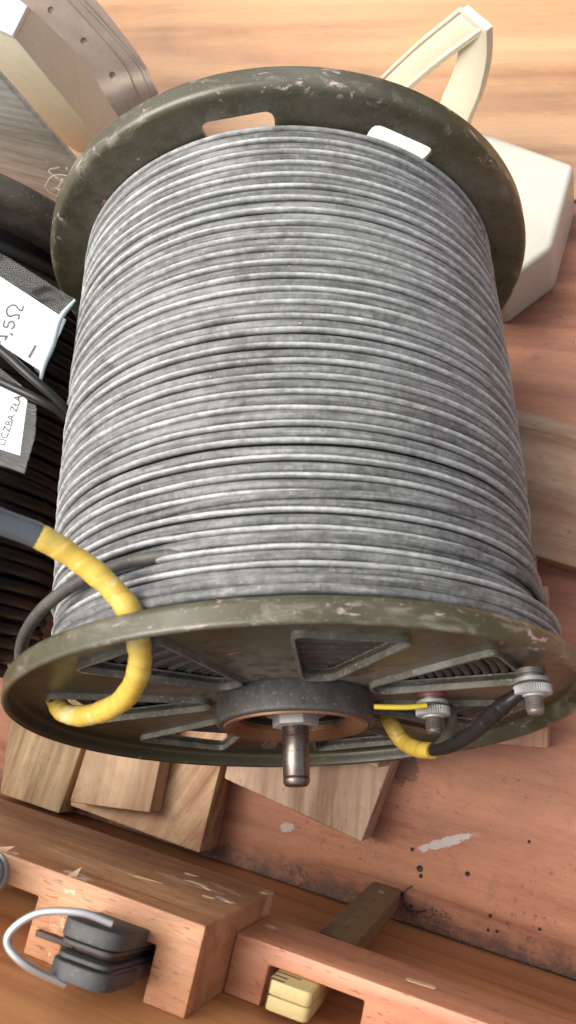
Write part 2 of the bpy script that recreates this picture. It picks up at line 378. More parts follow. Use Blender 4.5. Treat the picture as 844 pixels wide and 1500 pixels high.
def lathe(prof, n=128, closed=True, arc=None):
    """profile of (r, y) about the Y axis"""
    vs = []; fs = []; k = len(prof)
    for i in range(n):
        a = 2 * PI * i / n
        for r, y in prof: vs.append((r * math.cos(a), y, r * math.sin(a)))
    for i in range(n):
        j = (i + 1) % n
        for q in range(k if closed else k - 1):
            p = (q + 1) % k; fs.append((i * k + q, i * k + p, j * k + p, j * k + q))
    me = mesh(vs, fs)
    bm = bmesh.new(); bm.from_mesh(me); bmesh.ops.remove_doubles(bm, verts=bm.verts[:], dist=1e-7); bmesh.ops.recalc_face_normals(bm, faces=bm.faces[:]); bm.to_mesh(me); bm.free()
    sharp(me, 40); return me
def arc_pts(cx, cy, r, a0, a1, n=6):
    return [(cx + r * math.cos(R(a0 + (a1 - a0) * i / n)), cy + r * math.sin(R(a0 + (a1 - a0) * i / n))) for i in range(n + 1)]
def boolean(me, cutters):
    o = bpy.data.objects.new('tmp', me); C.objects.link(o); tmp = [o]
    for cme in cutters:
        c_ = bpy.data.objects.new('tmp', cme); C.objects.link(c_); tmp.append(c_)
        md = o.modifiers.new('b', 'BOOLEAN'); md.operation = 'DIFFERENCE'; md.object = c_; md.solver = 'EXACT'
    dg = bpy.context.evaluated_depsgraph_get(); dg.update()
    res = bpy.data.meshes.new_from_object(o.evaluated_get(dg))
    for t in tmp: bpy.data.objects.remove(t)
    sharp(res, 35); return res
def xform(me, mat): me.transform(mat); return me
def round_poly(poly, r, n=4):
    out = []; k = len(poly)
    for i in range(k):
        p, a, b = Vector(poly[i]), Vector(poly[i - 1]), Vector(poly[(i + 1) % k])
        d1 = (a - p).normalized(); d2 = (b - p).normalized()
        for t in range(n + 1):
            s = t / n; q = (p + d1 * r) * (1 - s) ** 2 + p * 2 * s * (1 - s) + (p + d2 * r) * s * s
            out.append((q.x, q.y))
    return out

# ---------------------------------------------------------------- box floor and front board
floor = thing('floor', 'wooden chest floor of wide boards', None)
del floor['label']; floor['kind'] = 'structure'
def floor_board(x0, x1, y0, y1, mat):
    me = prism([(x0, y0), (x1, y0), (x1, y1), (x0, y1)], -.018, 0, .0012)
    return link('floor_board', me, mat, floor)
fb = floor_board(-.75, .55, .0004, .4352, mat_floor)
floor_board(-.75, .55, .4372, .80, mat_floor2)
for x, y, r in [(.034, .0349, .0016), (.0086, .0301, .0021), (.0099, .0266, .0013), (.0025, .0387, .0012), (-.113, .0075, .0022), (-.1116, .0429, .0018),
                (.0012, .0142, .0014), (.0495, .0178, .0012), (.0543, .0113, .0009), (.008, .0100, .0011), (.0498, .0106, .001), (.062, .060, .001), (.075, .019, .001)]:
    r *= .72
    me = lathe([(0, 0), (r * .55, .0002), (r, .0005), (r * 1.15, .0002), (r * 1.2, -.001), (0, -.001)], 14)
    link('nail_hole_disc', me, mat_black_hole, fb, (x, y, .0002), (R(90), 0, 0))  # black dimpled discs take the place of shaded nail holes
wall = link('wall', prism([(-.75, -.018), (.55, -.018), (.55, 0), (-.75, 0)], -.018, .275, .0015), mat_wall)
wall['kind'] = 'structure'
# dirt swept into the corner
vs, fs = [], []
def flake(x, y, z, s):
    b = len(vs); e = Euler([random.uniform(0, 6.28) for _ in range(3)]); k = random.uniform(.3, 1)
    for q in ((-1, -.3, 0), (1, -.4, .1), (.4, .8, 0), (-.5, .5, .15), (0, 0, .6)):
        p = Vector((q[0] * s, q[1] * s * k, q[2] * s * .6)); p.rotate(e); vs.append((x + p.x, y + p.y, z + abs(p.z) * .6))
    fs.extend([(b, b + 1, b + 4), (b + 1, b + 2, b + 4), (b + 2, b + 3, b + 4), (b + 3, b, b + 4), (b + 3, b + 2, b + 1, b)])
for i in range(1500):
    x = random.uniform(-.125, .13); y = abs(random.gauss(0, .0028)) + .0006
    cl = .5 + .5 * math.sin(x * 95 + 1.0) * math.sin(x * 41)
    if random.random() < .35 + .65 * cl: flake(x, y * (.5 + cl), .0002, random.uniform(.0002, .0009))
for cx, cy, s, nn in [(-.062, .0085, .004, 90), (-.052, .0065, .005, 70), (.017, .0085, .006, 90), (.006, .0065, .004, 50), (-.105, .005, .004, 60), (.0255, .0095, .003, 50)]:
    for i in range(nn): flake(random.gauss(cx, s), abs(random.gauss(cy, s * .5)) + .0005, .0002, random.uniform(.0002, .001))
for i in range(160): flake(random.uniform(-.12, .13), random.uniform(.002, .10), .0001, random.uniform(.00015, .0004))
dirt = link('dirt', mesh(vs, fs), mat_dirt); dirt['kind'] = 'stuff'
tag(link('dried_root', tube(catmull([(.0065, .0205, .0006), (.003, .0165, .0012), (.0035, .0115, .0007), (.0075, .0082, .0012), (.0125, .0085, .0006), (.0165, .0105, .0008)], 6), .0005, 6, wob=.4), mat_dirt),
    'thin dark curled root lying on the red floor beside the folding rule', 'root')

# ---------------------------------------------------------------- wooden racks on the front board
def rack(x0, x1, h, notches):
    p = [(x0, .0002)]
    for a, b, nh in notches: p += [(a, .0002), (a, nh), (b, nh), (b, .0002)]
    return p + [(x1, .0002), (x1, h), (x0, h)]
r1 = link('tool_rack', prism(rack(-.30, -.0269, .0302, [(-.262, -.226, .019), (-.210, -.174, .019), (-.158, -.0924, .0200), (-.0783, -.043, .0188)]), .1447, .2167, .0008, 2), mat_rack)
tag(r1, 'large chipped beech tool rack with square notches, holding a pocket knife', 'tool rack', 'notched wooden racks on the front board')
r2m = prism(rack(-.0268, .34, .0217, [(-.012, .0246, .0146), (.085, .12, .0146), (.18, .215, .0146)]), .148, .183, .001, 2)
cut = lathe([(0, .010), (.0021, .010), (.0023, .0022), (.0036, -.001), (0, -.001)], 20)
xform(cut, Matrix.Translation((-.0198, .0217, .164)) @ Matrix.Rotation(PI, 4, 'X'))
r2 = link('tool_rack', boolean(r2m, [cut]), mat_rack2)
tag(r2, 'low pinkish wooden rack with drilled hole, holding a folding rule', 'tool rack', 'notched wooden racks on the front board')
link('filler_patch', prism(round_poly([(-.0055, -.0016), (.0055, -.0016), (.0055, .0016), (-.0055, .0016)], .0015), 0, .0004, .0001, 1), mat_splinter, r2, (.0405, .0216, .1665), (R(-90), R(8), 0))
def splinter(x, y, z, L, wd, rot):
    bm = bmesh.new()
    pts = [(-L * .4, 0, 0), (-L * .1, wd, .0006), (L * .6, wd * .5, .0028), (L * .1, -wd * .4, .0014), (-L * .2, -wd, .0004), (0, 0, -.002)]
    v_ = [bm.verts.new(p) for p in pts]; bmesh.ops.convex_hull(bm, input=v_)
    return link('splinter', bm_mesh(bm), mat_splinter, r1, (x, y, z), rot)
splinter(-.0815, .0302, .2150, .005, .0022, (R(-90), 0, R(20)))
splinter(-.1135, .0300, .2155, .008, .002, (R(-90), R(10), 0))
for (x, z, L, wd, an) in [(-.051, .172, .012, .003, 12), (-.046, .1735, .008, .0022, -25), (-.058, .163, .010, .002, 8), (-.040, .184, .007, .0026, 18), (-.0335, .181, .006, .003, -10), (-.066, .189, .016, .0013, 14), (-.0285, .153, .004, .004, 40)]:
    bm = bmesh.new()
    v_ = [bm.verts.new((math.cos(t / 9 * 2 * PI) * L * .5 * random.uniform(.55, 1.1), math.sin(t / 9 * 2 * PI) * wd * .5 * random.uniform(.5, 1.2), random.uniform(0, .0004))) for t in range(9)] + [bm.verts.new((0, 0, -.0008))]
    bmesh.ops.convex_hull(bm, input=v_)
    link('gouge', bm_mesh(bm), mat_splinter, r1, (x, .0302, z), (R(-90), R(an), 0))

# folding rule standing in the low rack
rul = thing('folding_rule', 'folded wooden rule with pale yellow end standing in the low rack', 'ruler', (-.0062, .0122, .003), (R(1.0), R(1.9), 0))
for k, y in enumerate((-.0026, .0026)):
    p = round_poly([(-.0082, 0), (.0082, 0), (.0082, .190), (-.0082, .190)], .003, 4)
    link('rule_leaf', prism(p, y - .0025, y + .0025, .0006, 2, 'Y'), mat_ruler, rul)
for z in (.172, .02):
    link('rivet', lathe([(0, 0), (.0016, 0), (.0022, .0006), (.0022, .002), (0, .002)], 16), mat_zinc, rul, (0.0, .0052, z), (0, 0, PI))
# pocket knife
kn = thing('pocket_knife', 'dark pocket knife with a bright wire shackle standing in the large rack', 'knife', (-.0592, .0095, .19), (R(-9), R(4.5), 0))
def slab(y0, y1, wd, z0, z1, mat, name, r=.005):
    p = round_poly([(-wd / 2, z0), (wd / 2, z0), (wd / 2, z1), (-wd / 2, z1)], r, 5)
    return link(name, prism(p, y0, y1, .0007, 2, 'Y'), mat, kn)
slab(-.0080, -.0030, .0205, -.055, .052, mat_knifewood, 'scale'); slab(.0030, .0080, .0205, -.055, .052, mat_knifewood, 'scale')
slab(-.0028, -.0012, .0190, -.055, .056, mat_knife, 'liner'); slab(-.0010, .0010, .0165, -.052, .050, mat_darkbrown, 'blade'); slab(.0012, .0028, .0190, -.055, .056, mat_knife, 'liner')
slab(.0034, .0088, .0222, .024, .0575, mat_knife, 'bolster', .009); slab(-.0088, -.0034, .0222, .024, .0575, mat_knife, 'bolster', .009)
link('blade_tang', prism(round_poly([(-.021, .046), (-.006, .046), (-.006, .0495), (-.021, .0495)], .001), -.001, .001, .0003, 1, 'Y'), mat_darkbrown, kn)
M4 = Matrix.Translation((-.0592, .0095, .19)) @ Euler((R(-9), R(4.5), 0)).to_matrix().to_4x4()
bail = catmull([(-.0476, .0300, .245), (-.0563, .0315, .250), (-.0677, .0289, .255), (-.0739, .0228, .258), (-.0742, .0175, .258), (-.0675, .0129, .255), (-.0584, .008, .245)], 10)
link('shackle', tube([M4.inverted() @ p for p in bail], .00125, 10), mat_wire, kn)
# chrome handle peeping in at the left
ch = thing('chrome_tool', 'shiny round tool end standing in the rack beside the pocket knife, cut by the frame', 'tool', (-.1205, .0108, .12))
dirv = Vector((-.1115, .0262, .25)) - Vector((-.1205, .0108, .12)); Lc = dirv.length
q = dirv.to_track_quat('Y', 'Z').to_euler()
link('handle', lathe([(0, 0), (.0052, 0), (.0062, .002), (.0062, Lc - .03), (.0072, Lc - .026), (.0072, Lc - .004), (.0055, Lc - .0008), (0, Lc)], 32), mat_chrome, ch, rot=q)
link('collar', lathe([(.0063, Lc - .034), (.0076, Lc - .034), (.0076, Lc - .031), (.0063, Lc - .031)], 32), mat_zinc, ch, rot=q)

# ---------------------------------------------------------------- wood offcuts on the floor
def block(name, label, poly, z0, z1, ang, mat, bev=.0012):
    cx = sum(p[0] for p in poly) / len(poly); cy = sum(p[1] for p in poly) / len(poly); ca, sa = math.cos(-ang), math.sin(-ang)
    lp = [((p[0] - cx) * ca - (p[1] - cy) * sa, (p[0] - cx) * sa + (p[1] - cy) * ca) for p in poly]
    o = link(name, prism(lp, 0, z1 - z0, bev, 2), mat, loc=(cx, cy, z0), rot=(0, 0, ang))
    return tag(o, label, 'wood block', 'wood offcuts under the reel')
block('wood_offcut', 'streaky olive brown offcut at the far left, beside the black cable coil', [(-.2477, .003), (-.2035, .003), (-.1998, .05), (-.199, .10), (-.262, .10), (-.2547, .0447)], 0, .026, R(84), mat_blk[0])
block('wood_offcut', 'small pale offcut lying on top of the reddish striped offcut', [(-.1905, .0145), (-.1388, .0225), (-.1405, .055), (-.142, .092), (-.187, .085)], .0255, .0405, R(95), mat_blk[1])
block('wood_offcut', 'thick reddish striped offcut under the small pale offcut', [(-.1985, .0092), (-.110, .0068), (-.1098, .0587), (-.111, .105), (-.192, .10)], 0, .025, R(62), mat_blk[2])
block('wood_offcut', 'square greyish brown offcut under the spindle of the reel', [(-.1062, .0498), (-.0207, .0385), (-.0132, .0875), (-.010, .115), (-.1062, .125)], 0, .025, R(-82), mat_blk[3])
block('wood_offcut', 'wedge on the square offcut, hidden under the front flange', [(-.085, .086), (-.016, .080), (-.012, .112), (-.085, .118)], .0255, .047, R(0), mat_blk[3])
block('wood_offcut', 'narrow pale red offcut at the right under the terminal posts', [(.0641, .1102), (.0494, .1929), (.010, .186), (.020, .1035)], 0, .03, R(100), mat_blk[4])
block('plank', 'weathered grey plank with red stains lying to the right of the reel', [(.0119, .2918), (.0474, .2875), (.19, .270), (.20, .190), (.0613, .2066), (.0403, .2092), (-.03, .217), (-.03, .297)], 0, .02, R(-7), mat_blk[5])

# ---------------------------------------------------------------- white canister with its handle
can = thing('canister', 'flat white plastic canister with ivory loop handle behind the reel', 'canister', (-.03, .41, 0))
bp = [(.0227, .429), (.0195, .3770), (-.004, .3510), (-.062, .360), (-.118, .395), (-.1002, .4735)]
bm = bmesh.new(); a = [bm.verts.new((x + .03, y - .41, .001)) for x, y in bp]; b = [bm.verts.new((x + .03, y - .41, .05)) for x, y in bp]
bm.faces.new(a); bm.faces.new(b)
for i in range(6): bm.faces.new((a[i], a[(i + 1) % 6], b[(i + 1) % 6], b[i]))
bmesh.ops.recalc_face_normals(bm, faces=bm.faces[:])
bmesh.ops.bevel(bm, geom=bm.edges[:], offset=.0035, segments=4, profile=.5, affect='EDGES')
link('body', bm_mesh(bm, auto=40), mat_can, can)
wd = Vector((.0155, -.0132, 0)).normalized(); oc = Vector((-.03, .41, 0))
def arm(pts, w0, w1, th, name):
    path = catmull(pts, 8); n = len(path); vs, fs = [], []
    for i, p in enumerate(path):
        t = (path[min(i + 1, n - 1)] - path[max(i - 1, 0)]).normalized(); nn = t.cross(wd).normalized(); hw = w0 + (w1 - w0) * i / (n - 1)
        for s_, h_ in ((-hw, -th), (hw, -th), (hw, th), (-hw, th)): vs.append(p + wd * s_ + nn * h_ - oc)
    for i in range(n - 1):
        for k in range(4): fs.append((i * 4 + k, i * 4 + (k + 1) % 4, (i + 1) * 4 + (k + 1) % 4, (i + 1) * 4 + k))
    fs += [(0, 1, 2, 3), tuple((n - 1) * 4 + k for k in range(4))]
    bm = bmesh.new(); bm.from_mesh(mesh(vs, fs)); bmesh.ops.recalc_face_normals(bm, faces=bm.faces[:])
    es = [e for e in bm.edges if e.calc_face_angle(0) > R(50)]
    bmesh.ops.bevel(bm, geom=es, offset=.0008, segments=2, profile=.5, affect='EDGES')
    return link(name, bm_mesh(bm, auto=40), mat_cream, can)
A1_ = [(-.0955, .4820, .046), (-.0640, .4715, .086), (-.0315, .4590, .1255)]
h1 = arm(A1_, .0095, .0098, .0015, 'handle_arm')
h2 = arm([(-.0292, .4583, .1292), (-.0315, .4570, .110), (-.0385, .4558, .085), (-.0480, .4563, .062), (-.0520, .4575, .047)], .0102, .0128, .0022, 'handle_arm')
for s_ in (-.0088, .0088):
    rb = [Vector(p) + wd * s_ + Vector((-.0009, .0003, .0014)) - oc for p in catmull(A1_, 6)]
    link('handle_rib', tube(rb, .0015, 8), mat_cream, h1)

# ---------------------------------------------------------------- case, board and straps at the top left
K = Vector((-.35, .4825))
cs = thing('cardboard_case', 'beige case with a bright white lid, behind the grey board', 'case', (-.298, .4392, 0))
cp = [(0, 0), (.012, .058), (-.165, .135), (-.185, .077)]
link('case_body', prism(cp, 0, .1465, .0012, 2), mat_case, cs)
link('lid', prism([(.001, -.001), (.013, .059), (-.166, .136), (-.186, .076)], .147, .1505, .001, 2), mat_case_top, cs)
tag(link('grey_board', prism([(-.26, -.002), (0, -.002), (0, .002), (-.26, .002)], 0, .25, .0015, 2), mat_greyboard, loc=(-.269, .3915, 0), rot=(0, 0, R(-10))),
    'grey weathered board standing upright in front of the beige case', 'board')
SL = [(-.3232, .4899, .0005), (-.3318, .5026, .0311), (-.3421, .5108, .0538), (-.3545, .5171, .0735), (-.3657, .5208, .0875), (-.379, .526, .103)]
SR = [(-.3060, .5029, .0005), (-.3114, .5138, .0253), (-.3218, .5216, .0489), (-.3371, .5304, .0751), (-.3480, .5360, .0910), (-.360, .541, .106)]
_cm = Vector((.0811, .1222, .5165)); _k = .80     # the straps hang a little in front of the case
SL = [tuple(_cm.lerp(Vector(p), _k)) for p in SL]; SR = [tuple(_cm.lerp(Vector(p), _k)) for p in SR]
SL = [(SL[0][0] + .004, SL[0][1] - .004, .0005)] + SL; SR = [(SR[0][0] + .004, SR[0][1] - .004, .0005)] + SR
def strap(off, lab, holes, seed):
    rn = random.Random(seed)
    l_, r_ = catmull(SL, 6), catmull(SR, 6); cols = 9; bm = bmesh.new(); rows = []
    off = Vector(off)
    for k, (a_, b_) in enumerate(zip(l_, r_)):
        t = k / (len(l_) - 1)
        rows.append([bm.verts.new(a_.lerp(b_, c_ / (cols - 1)) + off * (1 + .35 * math.sin(t * 2.6 + seed)) + Vector((0, 0, .0004 * math.sin(c_ * 1.1 + k * .7 + seed)))) for c_ in range(cols)])
    for k in range(len(rows) - 1):
        for c_ in range(cols - 1): bm.faces.new((rows[k][c_], rows[k][c_ + 1], rows[k + 1][c_ + 1], rows[k + 1][c_]))
    nrm = (SVn := (Vector(SR[3]) - Vector(SL[3])).cross(Vector(SL[4]) - Vector(SL[2]))).normalized()
    if nrm.z < 0: nrm = -nrm
    ex = bmesh.ops.extrude_face_region(bm, geom=bm.faces[:])
    bmesh.ops.translate(bm, vec=-nrm * .0022, verts=[e for e in ex['geom'] if isinstance(e, bmesh.types.BMVert)])
    me = bm_mesh(bm)
    if holes:
        cuts = []
        for h in [_cm.lerp(Vector(q_), _k) for q_ in ((-.348, .5229, .0748), (-.3328, .5165, .0520), (-.3208, .5083, .0266))]:
            cm = lathe([(0, -.02), (.0019, -.02), (.0019, .02), (0, .02)], 14)
            xform(cm, Matrix.Translation(h) @ nrm.to_track_quat('Y', 'Z').to_matrix().to_4x4()); cuts.append(cm)
        me = boolean(me, cuts)
    sharp(me, 40)
    o = link('leather_strap', me, mat_strap)
    return tag(o, lab, 'strap', 'leather straps hanging at the top left')
strap((0, 0, 0), 'front grey brown leather strap with a row of punched holes', True, 1)
strap((.0050, .0032, -.0026), 'grey brown leather strap directly behind the strap with punched holes', False, 2)
strap((.0095, .0062, -.0054), 'grey brown leather strap third from the front of the layered straps', False, 3)
strap((.0135, .0088, -.0082), 'grey brown leather strap nearest the orange board, rearmost of the layered straps', False, 4)
fr = thing('frayed_twine', 'small tuft of frayed pale twine on the grey board by the flange', 'twine', (-.2765, .3785, .0900))
for k in range(9):
    p0 = Vector((0, 0, 0)); pts = [p0]
    for j in range(4): pts.append(pts[-1] + Vector((random.uniform(-.009, .008), random.uniform(-.006, .004), random.uniform(-.005, .008))))
    link('strand', tube(catmull(pts, 4), .0004, 5), mat_fibre, fr)

# ---------------------------------------------------------------- black cable coil at the left, with its flange
coil = thing('cable_coil', 'coil of glossy black cable on an olive flange left of the reel', 'cable coil', (-.295, .19, 0))
A0, A1, RC = Vector((-.287, .075, .112)), Vector((-.305, .300, .112)), .080
ax = (A1 - A0).normalized(); e1 = ax.cross(Vector((0, 0, 1))).normalized(); e2 = e1.cross(ax)
def coil_path(r0, pitch, n_turn, y0, seed, amp):
    rnd = random.Random(seed); ph = [rnd.uniform(0, 6.28) for _ in range(6)]; pts = []
    for i in range(int(n_turn * 72) + 1):
        t = i / 72; a = 2 * PI * t
        s_ = y0 + pitch * t + amp * .8 * math.sin(1.3 * a + ph[0]) * math.sin(.37 * a + ph[1]) * pitch
        k = int(t * 7.3); rr = r0 + amp * .0022 * math.sin(.83 * a + ph[2]) + amp * .0016 * math.sin(2.21 * a + ph[3])
        pts.append(A0 + ax * s_ + (e1 * math.cos(a) + e2 * math.sin(a)) * rr - Vector((-.295, .19, 0)))
    return pts
link('cable', tube(coil_path(RC - .001, .0074, 30, .002, 3, .22), .0037, 10), mat_black, coil)
fl = lathe([(.02, .0), (.107, .0), (.110, .001), (.112, .0035), (.112, .010), (.110, .012), (.109, .010), (.109, .0040), (.106, .003), (.02, .003)], 96)
Mf = Matrix.Translation(Vector((-.318, .312, .118)) - Vector((-.295, .19, 0)))
link('flange', fl, plain('dirty_brown_olive_steel', (.055, .046, .032), .6, 0, .5, 60, (.20, .17, .13), .45, .3, 40), coil, mw=Mf)
link('core', lathe([(0, 0), (.066, 0), (.066, .24), (0, .24)], 48), mat_black, coil, mw=Matrix.Translation(A0 - Vector((-.295, .19, 0))) @ ax.to_track_quat('Y', 'Z').to_matrix().to_4x4())
# two loose runs of black cable across the coil
l1 = catmull([(-.245, .252, .190), (-.2163, .238, .2065), (-.189, .2267, .2075), (-.1708, .217, .206), (-.158, .2096, .200), (-.152, .203, .190), (-.150, .195, .172)], 8)
tag(link('loose_cable', tube(l1, .0021, 10), mat_black), 'upper loose black cable crossing between the two paper tags', 'cable', 'loose black cables over the coil')
l2 = catmull([(-.240, .226, .190), (-.2092, .2185, .204), (-.184, .2122, .2055), (-.1648, .2075, .203), (-.156, .2045, .196), (-.152, .199, .182)], 8)
tag(link('loose_cable', tube(l2, .0020, 10), mat_black), 'lower loose black cable lying over the top of the printed tag', 'cable', 'loose black cables over the coil')
# paper tags in plastic sleeves
def sheet(poly, z, thick, mat, name, parent, bend=0):
    if mat is mat_clear: return link(name, mesh([(x, y, z) for x, y in poly], [tuple(range(len(poly)))]), mat, parent)
    bm = bmesh.new(); f = bm.faces.new([bm.verts.new((x, y, z)) for x, y in poly])
    if f.normal.z < 0: f.normal_flip()
    ex = bmesh.ops.extrude_face_region(bm, geom=[f]); bmesh.ops.translate(bm, vec=(0, 0, -thick), verts=[e for e in ex['geom'] if isinstance(e, bmesh.types.BMVert)])
    return link(name, bm_mesh(bm), mat, parent)
def ink(pts, parent, z, wdt, name='handwriting'):
    p = catmull([(x, y, z) for x, y in pts], 6); vs, fs = [], []
    for i, q_ in enumerate(p):
        t = (p[min(i + 1, len(p) - 1)] - p[max(0, i - 1)]).normalized(); nn = Vector((-t.y, t.x, 0)) * wdt * 1.45
        vs += [q_ + nn, q_ - nn]
    for i in range(len(p) - 1): fs.append((2 * i, 2 * i + 1, 2 * i + 3, 2 * i + 2))
    return link(name, mesh(vs, fs), mat_ink, parent)
t1 = thing('paper_tag', 'white paper tag with handwritten ohm value in a clear sleeve', 'tag', (0, 0, 0), group='paper tags on the cable coil')
sheet([(-.2382, .2774), (-.1661, .2475), (-.1706, .2216), (-.2255, .2427)], .198, .0003, mat_paper, 'paper', t1)
sleeve1 = sheet([(-.2421, .2892), (-.1637, .2571), (-.1690, .2169), (-.2300, .2410)], .1990, .0002, mat_clear, 'clear_sleeve', t1)
mat_fold = plain('milky_plastic_fold', (.42, .52, .54), .3, 0, .2, 80, (.7, .76, .77), .5)
link('sleeve_fold', tube(catmull([(-.1635, .2568, .1992), (-.1675, .2465, .2005), (-.1672, .2340, .2012), (-.1695, .2250, .1998), (-.1692, .2165, .1990)], 6), lambda t: .0006 + .0011 * math.sin(PI * t), 8), mat_fold, t1)
# tag frame: reading direction (up in the picture) and its sideways axis
o1 = Vector((-.1980, .2330)); ud = Vector((.0018, .0150)).normalized(); vd = Vector((-ud.y, ud.x))
def T1(u, v_): p = o1 + ud * u + vd * v_; return (p.x, p.y)
zi = .19825
ink([T1(.0002, -.0004), T1(.0004, .0022), T1(.0030, .0010), T1(.0034, -.0030)], t1, zi, .00032)   # 7
ink([T1(.0016, -.0024), T1(.0042, -.0022)], t1, zi, .0003)
ink([T1(.0056, -.0036), T1(.0048, -.0056)], t1, zi, .00035)                                        # comma
ink([T1(.0108, .0022), T1(.0082, .0018), T1(.0078, -.0006), T1(.0100, -.0004), T1(.0112, -.0022), T1(.0094, -.0042), T1(.0074, -.0032)], t1, zi, .00032)  # 5
ink([T1(.0126, -.0046), T1(.0146, -.0046), T1(.0146, -.0024), T1(.0132, .0006), T1(.0150, .0034), T1(.0178, .0030), T1(.0190, .0002), T1(.0176, -.0026), T1(.0172, -.0046), T1(.0196, -.0048)], t1, zi, .00032)  # omega
ink([(-.1797, .2275), (-.1780, .2338)], t1, zi, .0005, 'staple')
t2 = thing('paper_tag', 'white paper tag with printed capital letters in a clear sleeve', 'tag', (0, 0, 0), group='paper tags on the cable coil')
sheet([(-.2289, .234), (-.1991, .2188), (-.1805, .2099), (-.1758, .1839), (-.1873, .1852), (-.2119, .1877)], .190, .0003, mat_paper, 'paper', t2)
sheet([(-.2320, .2385), (-.1799, .2137), (-.1732, .2062), (-.1697, .1936), (-.1697, .1758), (-.1847, .1777), (-.2140, .1803)], .1912, .0002, mat_clear, 'clear_sleeve', t2)
cu = bpy.data.curves.new('txt', 'FONT'); cu.body = 'LICZBA Z\u0141A'; cu.size = .0059; cu.extrude = 0; cu.offset = .00007
tmp = bpy.data.objects.new('txt', cu); C.objects.link(tmp)
dg = bpy.context.evaluated_depsgraph_get(); dg.update()
tme = bpy.data.meshes.new_from_object(tmp.evaluated_get(dg)); bpy.data.objects.remove(tmp)
td = Vector((.0016, .0251)).normalized()
tme.materials.clear()
wtxt = max(v_.co.x for v_ in tme.vertices)
sx = .0248 / wtxt
xform(tme, Matrix.Diagonal((sx, 1.0, 1, 1)))
link('printed_text', tme, mat_ink, t2, (-.1853, .1868, .19025), (0, 0, math.atan2(td.y, td.x)))

# ================================================================ THE REEL (built in its own frame: x right, y along the axle away from us, z up)
reel = thing('cable_reel', 'large olive steel cable reel wound with dusty grey cable', 'cable reel')
reel.matrix_world = Matrix(((0.92288, -0.297197, 0.244879, -0.03306), (0.233113, 0.937315, 0.259034, 0.10163),
                            (-0.306512, -0.181973, 0.93431, 0.16041), (0, 0, 0, 1)))
AX = Matrix.Translation((.0025, 0, 0)) @ Matrix.Rotation(.0109, 4, 'Z')      # the axle
TILT = AX @ Matrix.Rotation(-.018, 4, 'X') @ Matrix.Rotation(.006, 4, 'Z')   # the slightly bent front flange

def window(ang, half, r1, r2, rad, inner=1.0):
    a = R(ang); h = R(half); hi = h * inner
    P = [(r1 * math.cos(a - hi), r1 * math.sin(a - hi))]
    P += [(r2 * math.cos(a - h + 2 * h * k / 6), r2 * math.sin(a - h + 2 * h * k / 6)) for k in (0, 6)]
    P += [(r1 * math.cos(a + hi), r1 * math.sin(a + hi))]
    return round_poly(P, rad, 4)
def rim_wall(loop, th, y0, y1):
    n = len(loop); c = Vector((sum(p[0] for p in loop) / n, sum(p[1] for p in loop) / n)); vs, fs = [], []
    outer = []
    for i in range(n):
        t = (Vector(loop[(i + 1) % n]) - Vector(loop[i - 1])).normalized(); nr = Vector((t.y, -t.x))
        if nr.dot(Vector(loop[i]) - c) < 0: nr = -nr
        outer.append(Vector(loop[i]) + nr * th)
    for (lp, y) in ((loop, y0), (loop, y1), (outer, y1), (outer, y0)):
        for p in lp: vs.append((p[0], y, p[1]))
    for b in range(4):
        d = (b + 1) % 4
        for i in range(n):
            j = (i + 1) % n; fs.append((b * n + i, b * n + j, d * n + j, d * n + i))
    bm = bmesh.new(); bm.from_mesh(mesh(vs, fs)); return bm_mesh(bm, auto=50)
# front flange: a dished pressing, lip towards us
prof = [(.020, .0085), (.1120, .0085)] + arc_pts(.1133, .0060, .003, 90, 0, 6)[1:] + [(.1163, .0012)] + arc_pts(.1151, .0006, .0013, 0, -180, 8) + \
       [(.1138, .0030)] + arc_pts(.1118, .0045, .002, 0, 90, 4) + [(.020, .0068)]
fm = lathe(prof, 192)
wins = [77, 29, 132, -20, -70, 184, -125]
loops = [window(a, 13.5, .0365, {77: .0880, 29: .0945, 132: .0960}.get(a, .1000), .0045, .62) for a in wins]
fm = boolean(fm, [prism(l, -.01, .02, 0, 1, 'Y') for l in loops])
ff = link('front_flange', xform(fm, TILT), mat_olive, reel)
for l in loops:
    link('window_edge', xform(rim_wall(l, .0012, .0042, .0092), TILT), mat_rib, ff)
# pressed stiffening ribs along the spokes
for a in (-45, -98):
    loop = window(a, 2.2, .045, .098, .0025)
    bm = bmesh.new(); top = [bm.verts.new((p[0] * .985 + .0006 * math.cos(R(a)), .0052, p[1] * .985)) for p in loop]; bot = [bm.verts.new((p[0], .0070, p[1])) for p in loop]
    bm.faces.new(top)
    for i in range(len(loop)): bm.faces.new((top[i], top[(i + 1) % len(loop)], bot[(i + 1) % len(loop)], bot[i]))
    link('pressed_rib', xform(bm_mesh(bm, auto=40), TILT), mat_olive, ff)
# back flange: lip away from us
prof = [(.020, .2225), (.1155, .2225)] + arc_pts(.1165, .2260, .0035, -90, 0, 6)[1:] + [(.120, .2320)] + arc_pts(.1188, .2325, .0012, 0, 180, 6) + \
       [(.1178, .2290)] + arc_pts(.1155, .2265, .0022, 0, -90, 4) + [(.020, .2243)]
bmsh = lathe(prof, 192)
bl = [window(a_, 8.5, .070, r_, .005) for a_, r_ in ((101.5, .1080), (62, .1072), (-150, .108), (-105, .108), (-60, .108))]
bmsh = boolean(bmsh, [prism(l, .21, .24, 0, 1, 'Y') for l in bl])
link('back_flange', xform(bmsh, AX), mat_olive, reel)
link('drum', xform(lathe([(.020, .0125), (.0975, .0125), (.0975, .2222), (.020, .2222)], 96), AX), mat_black, reel)  # coloured black to deepen the shade in the gaps between strands
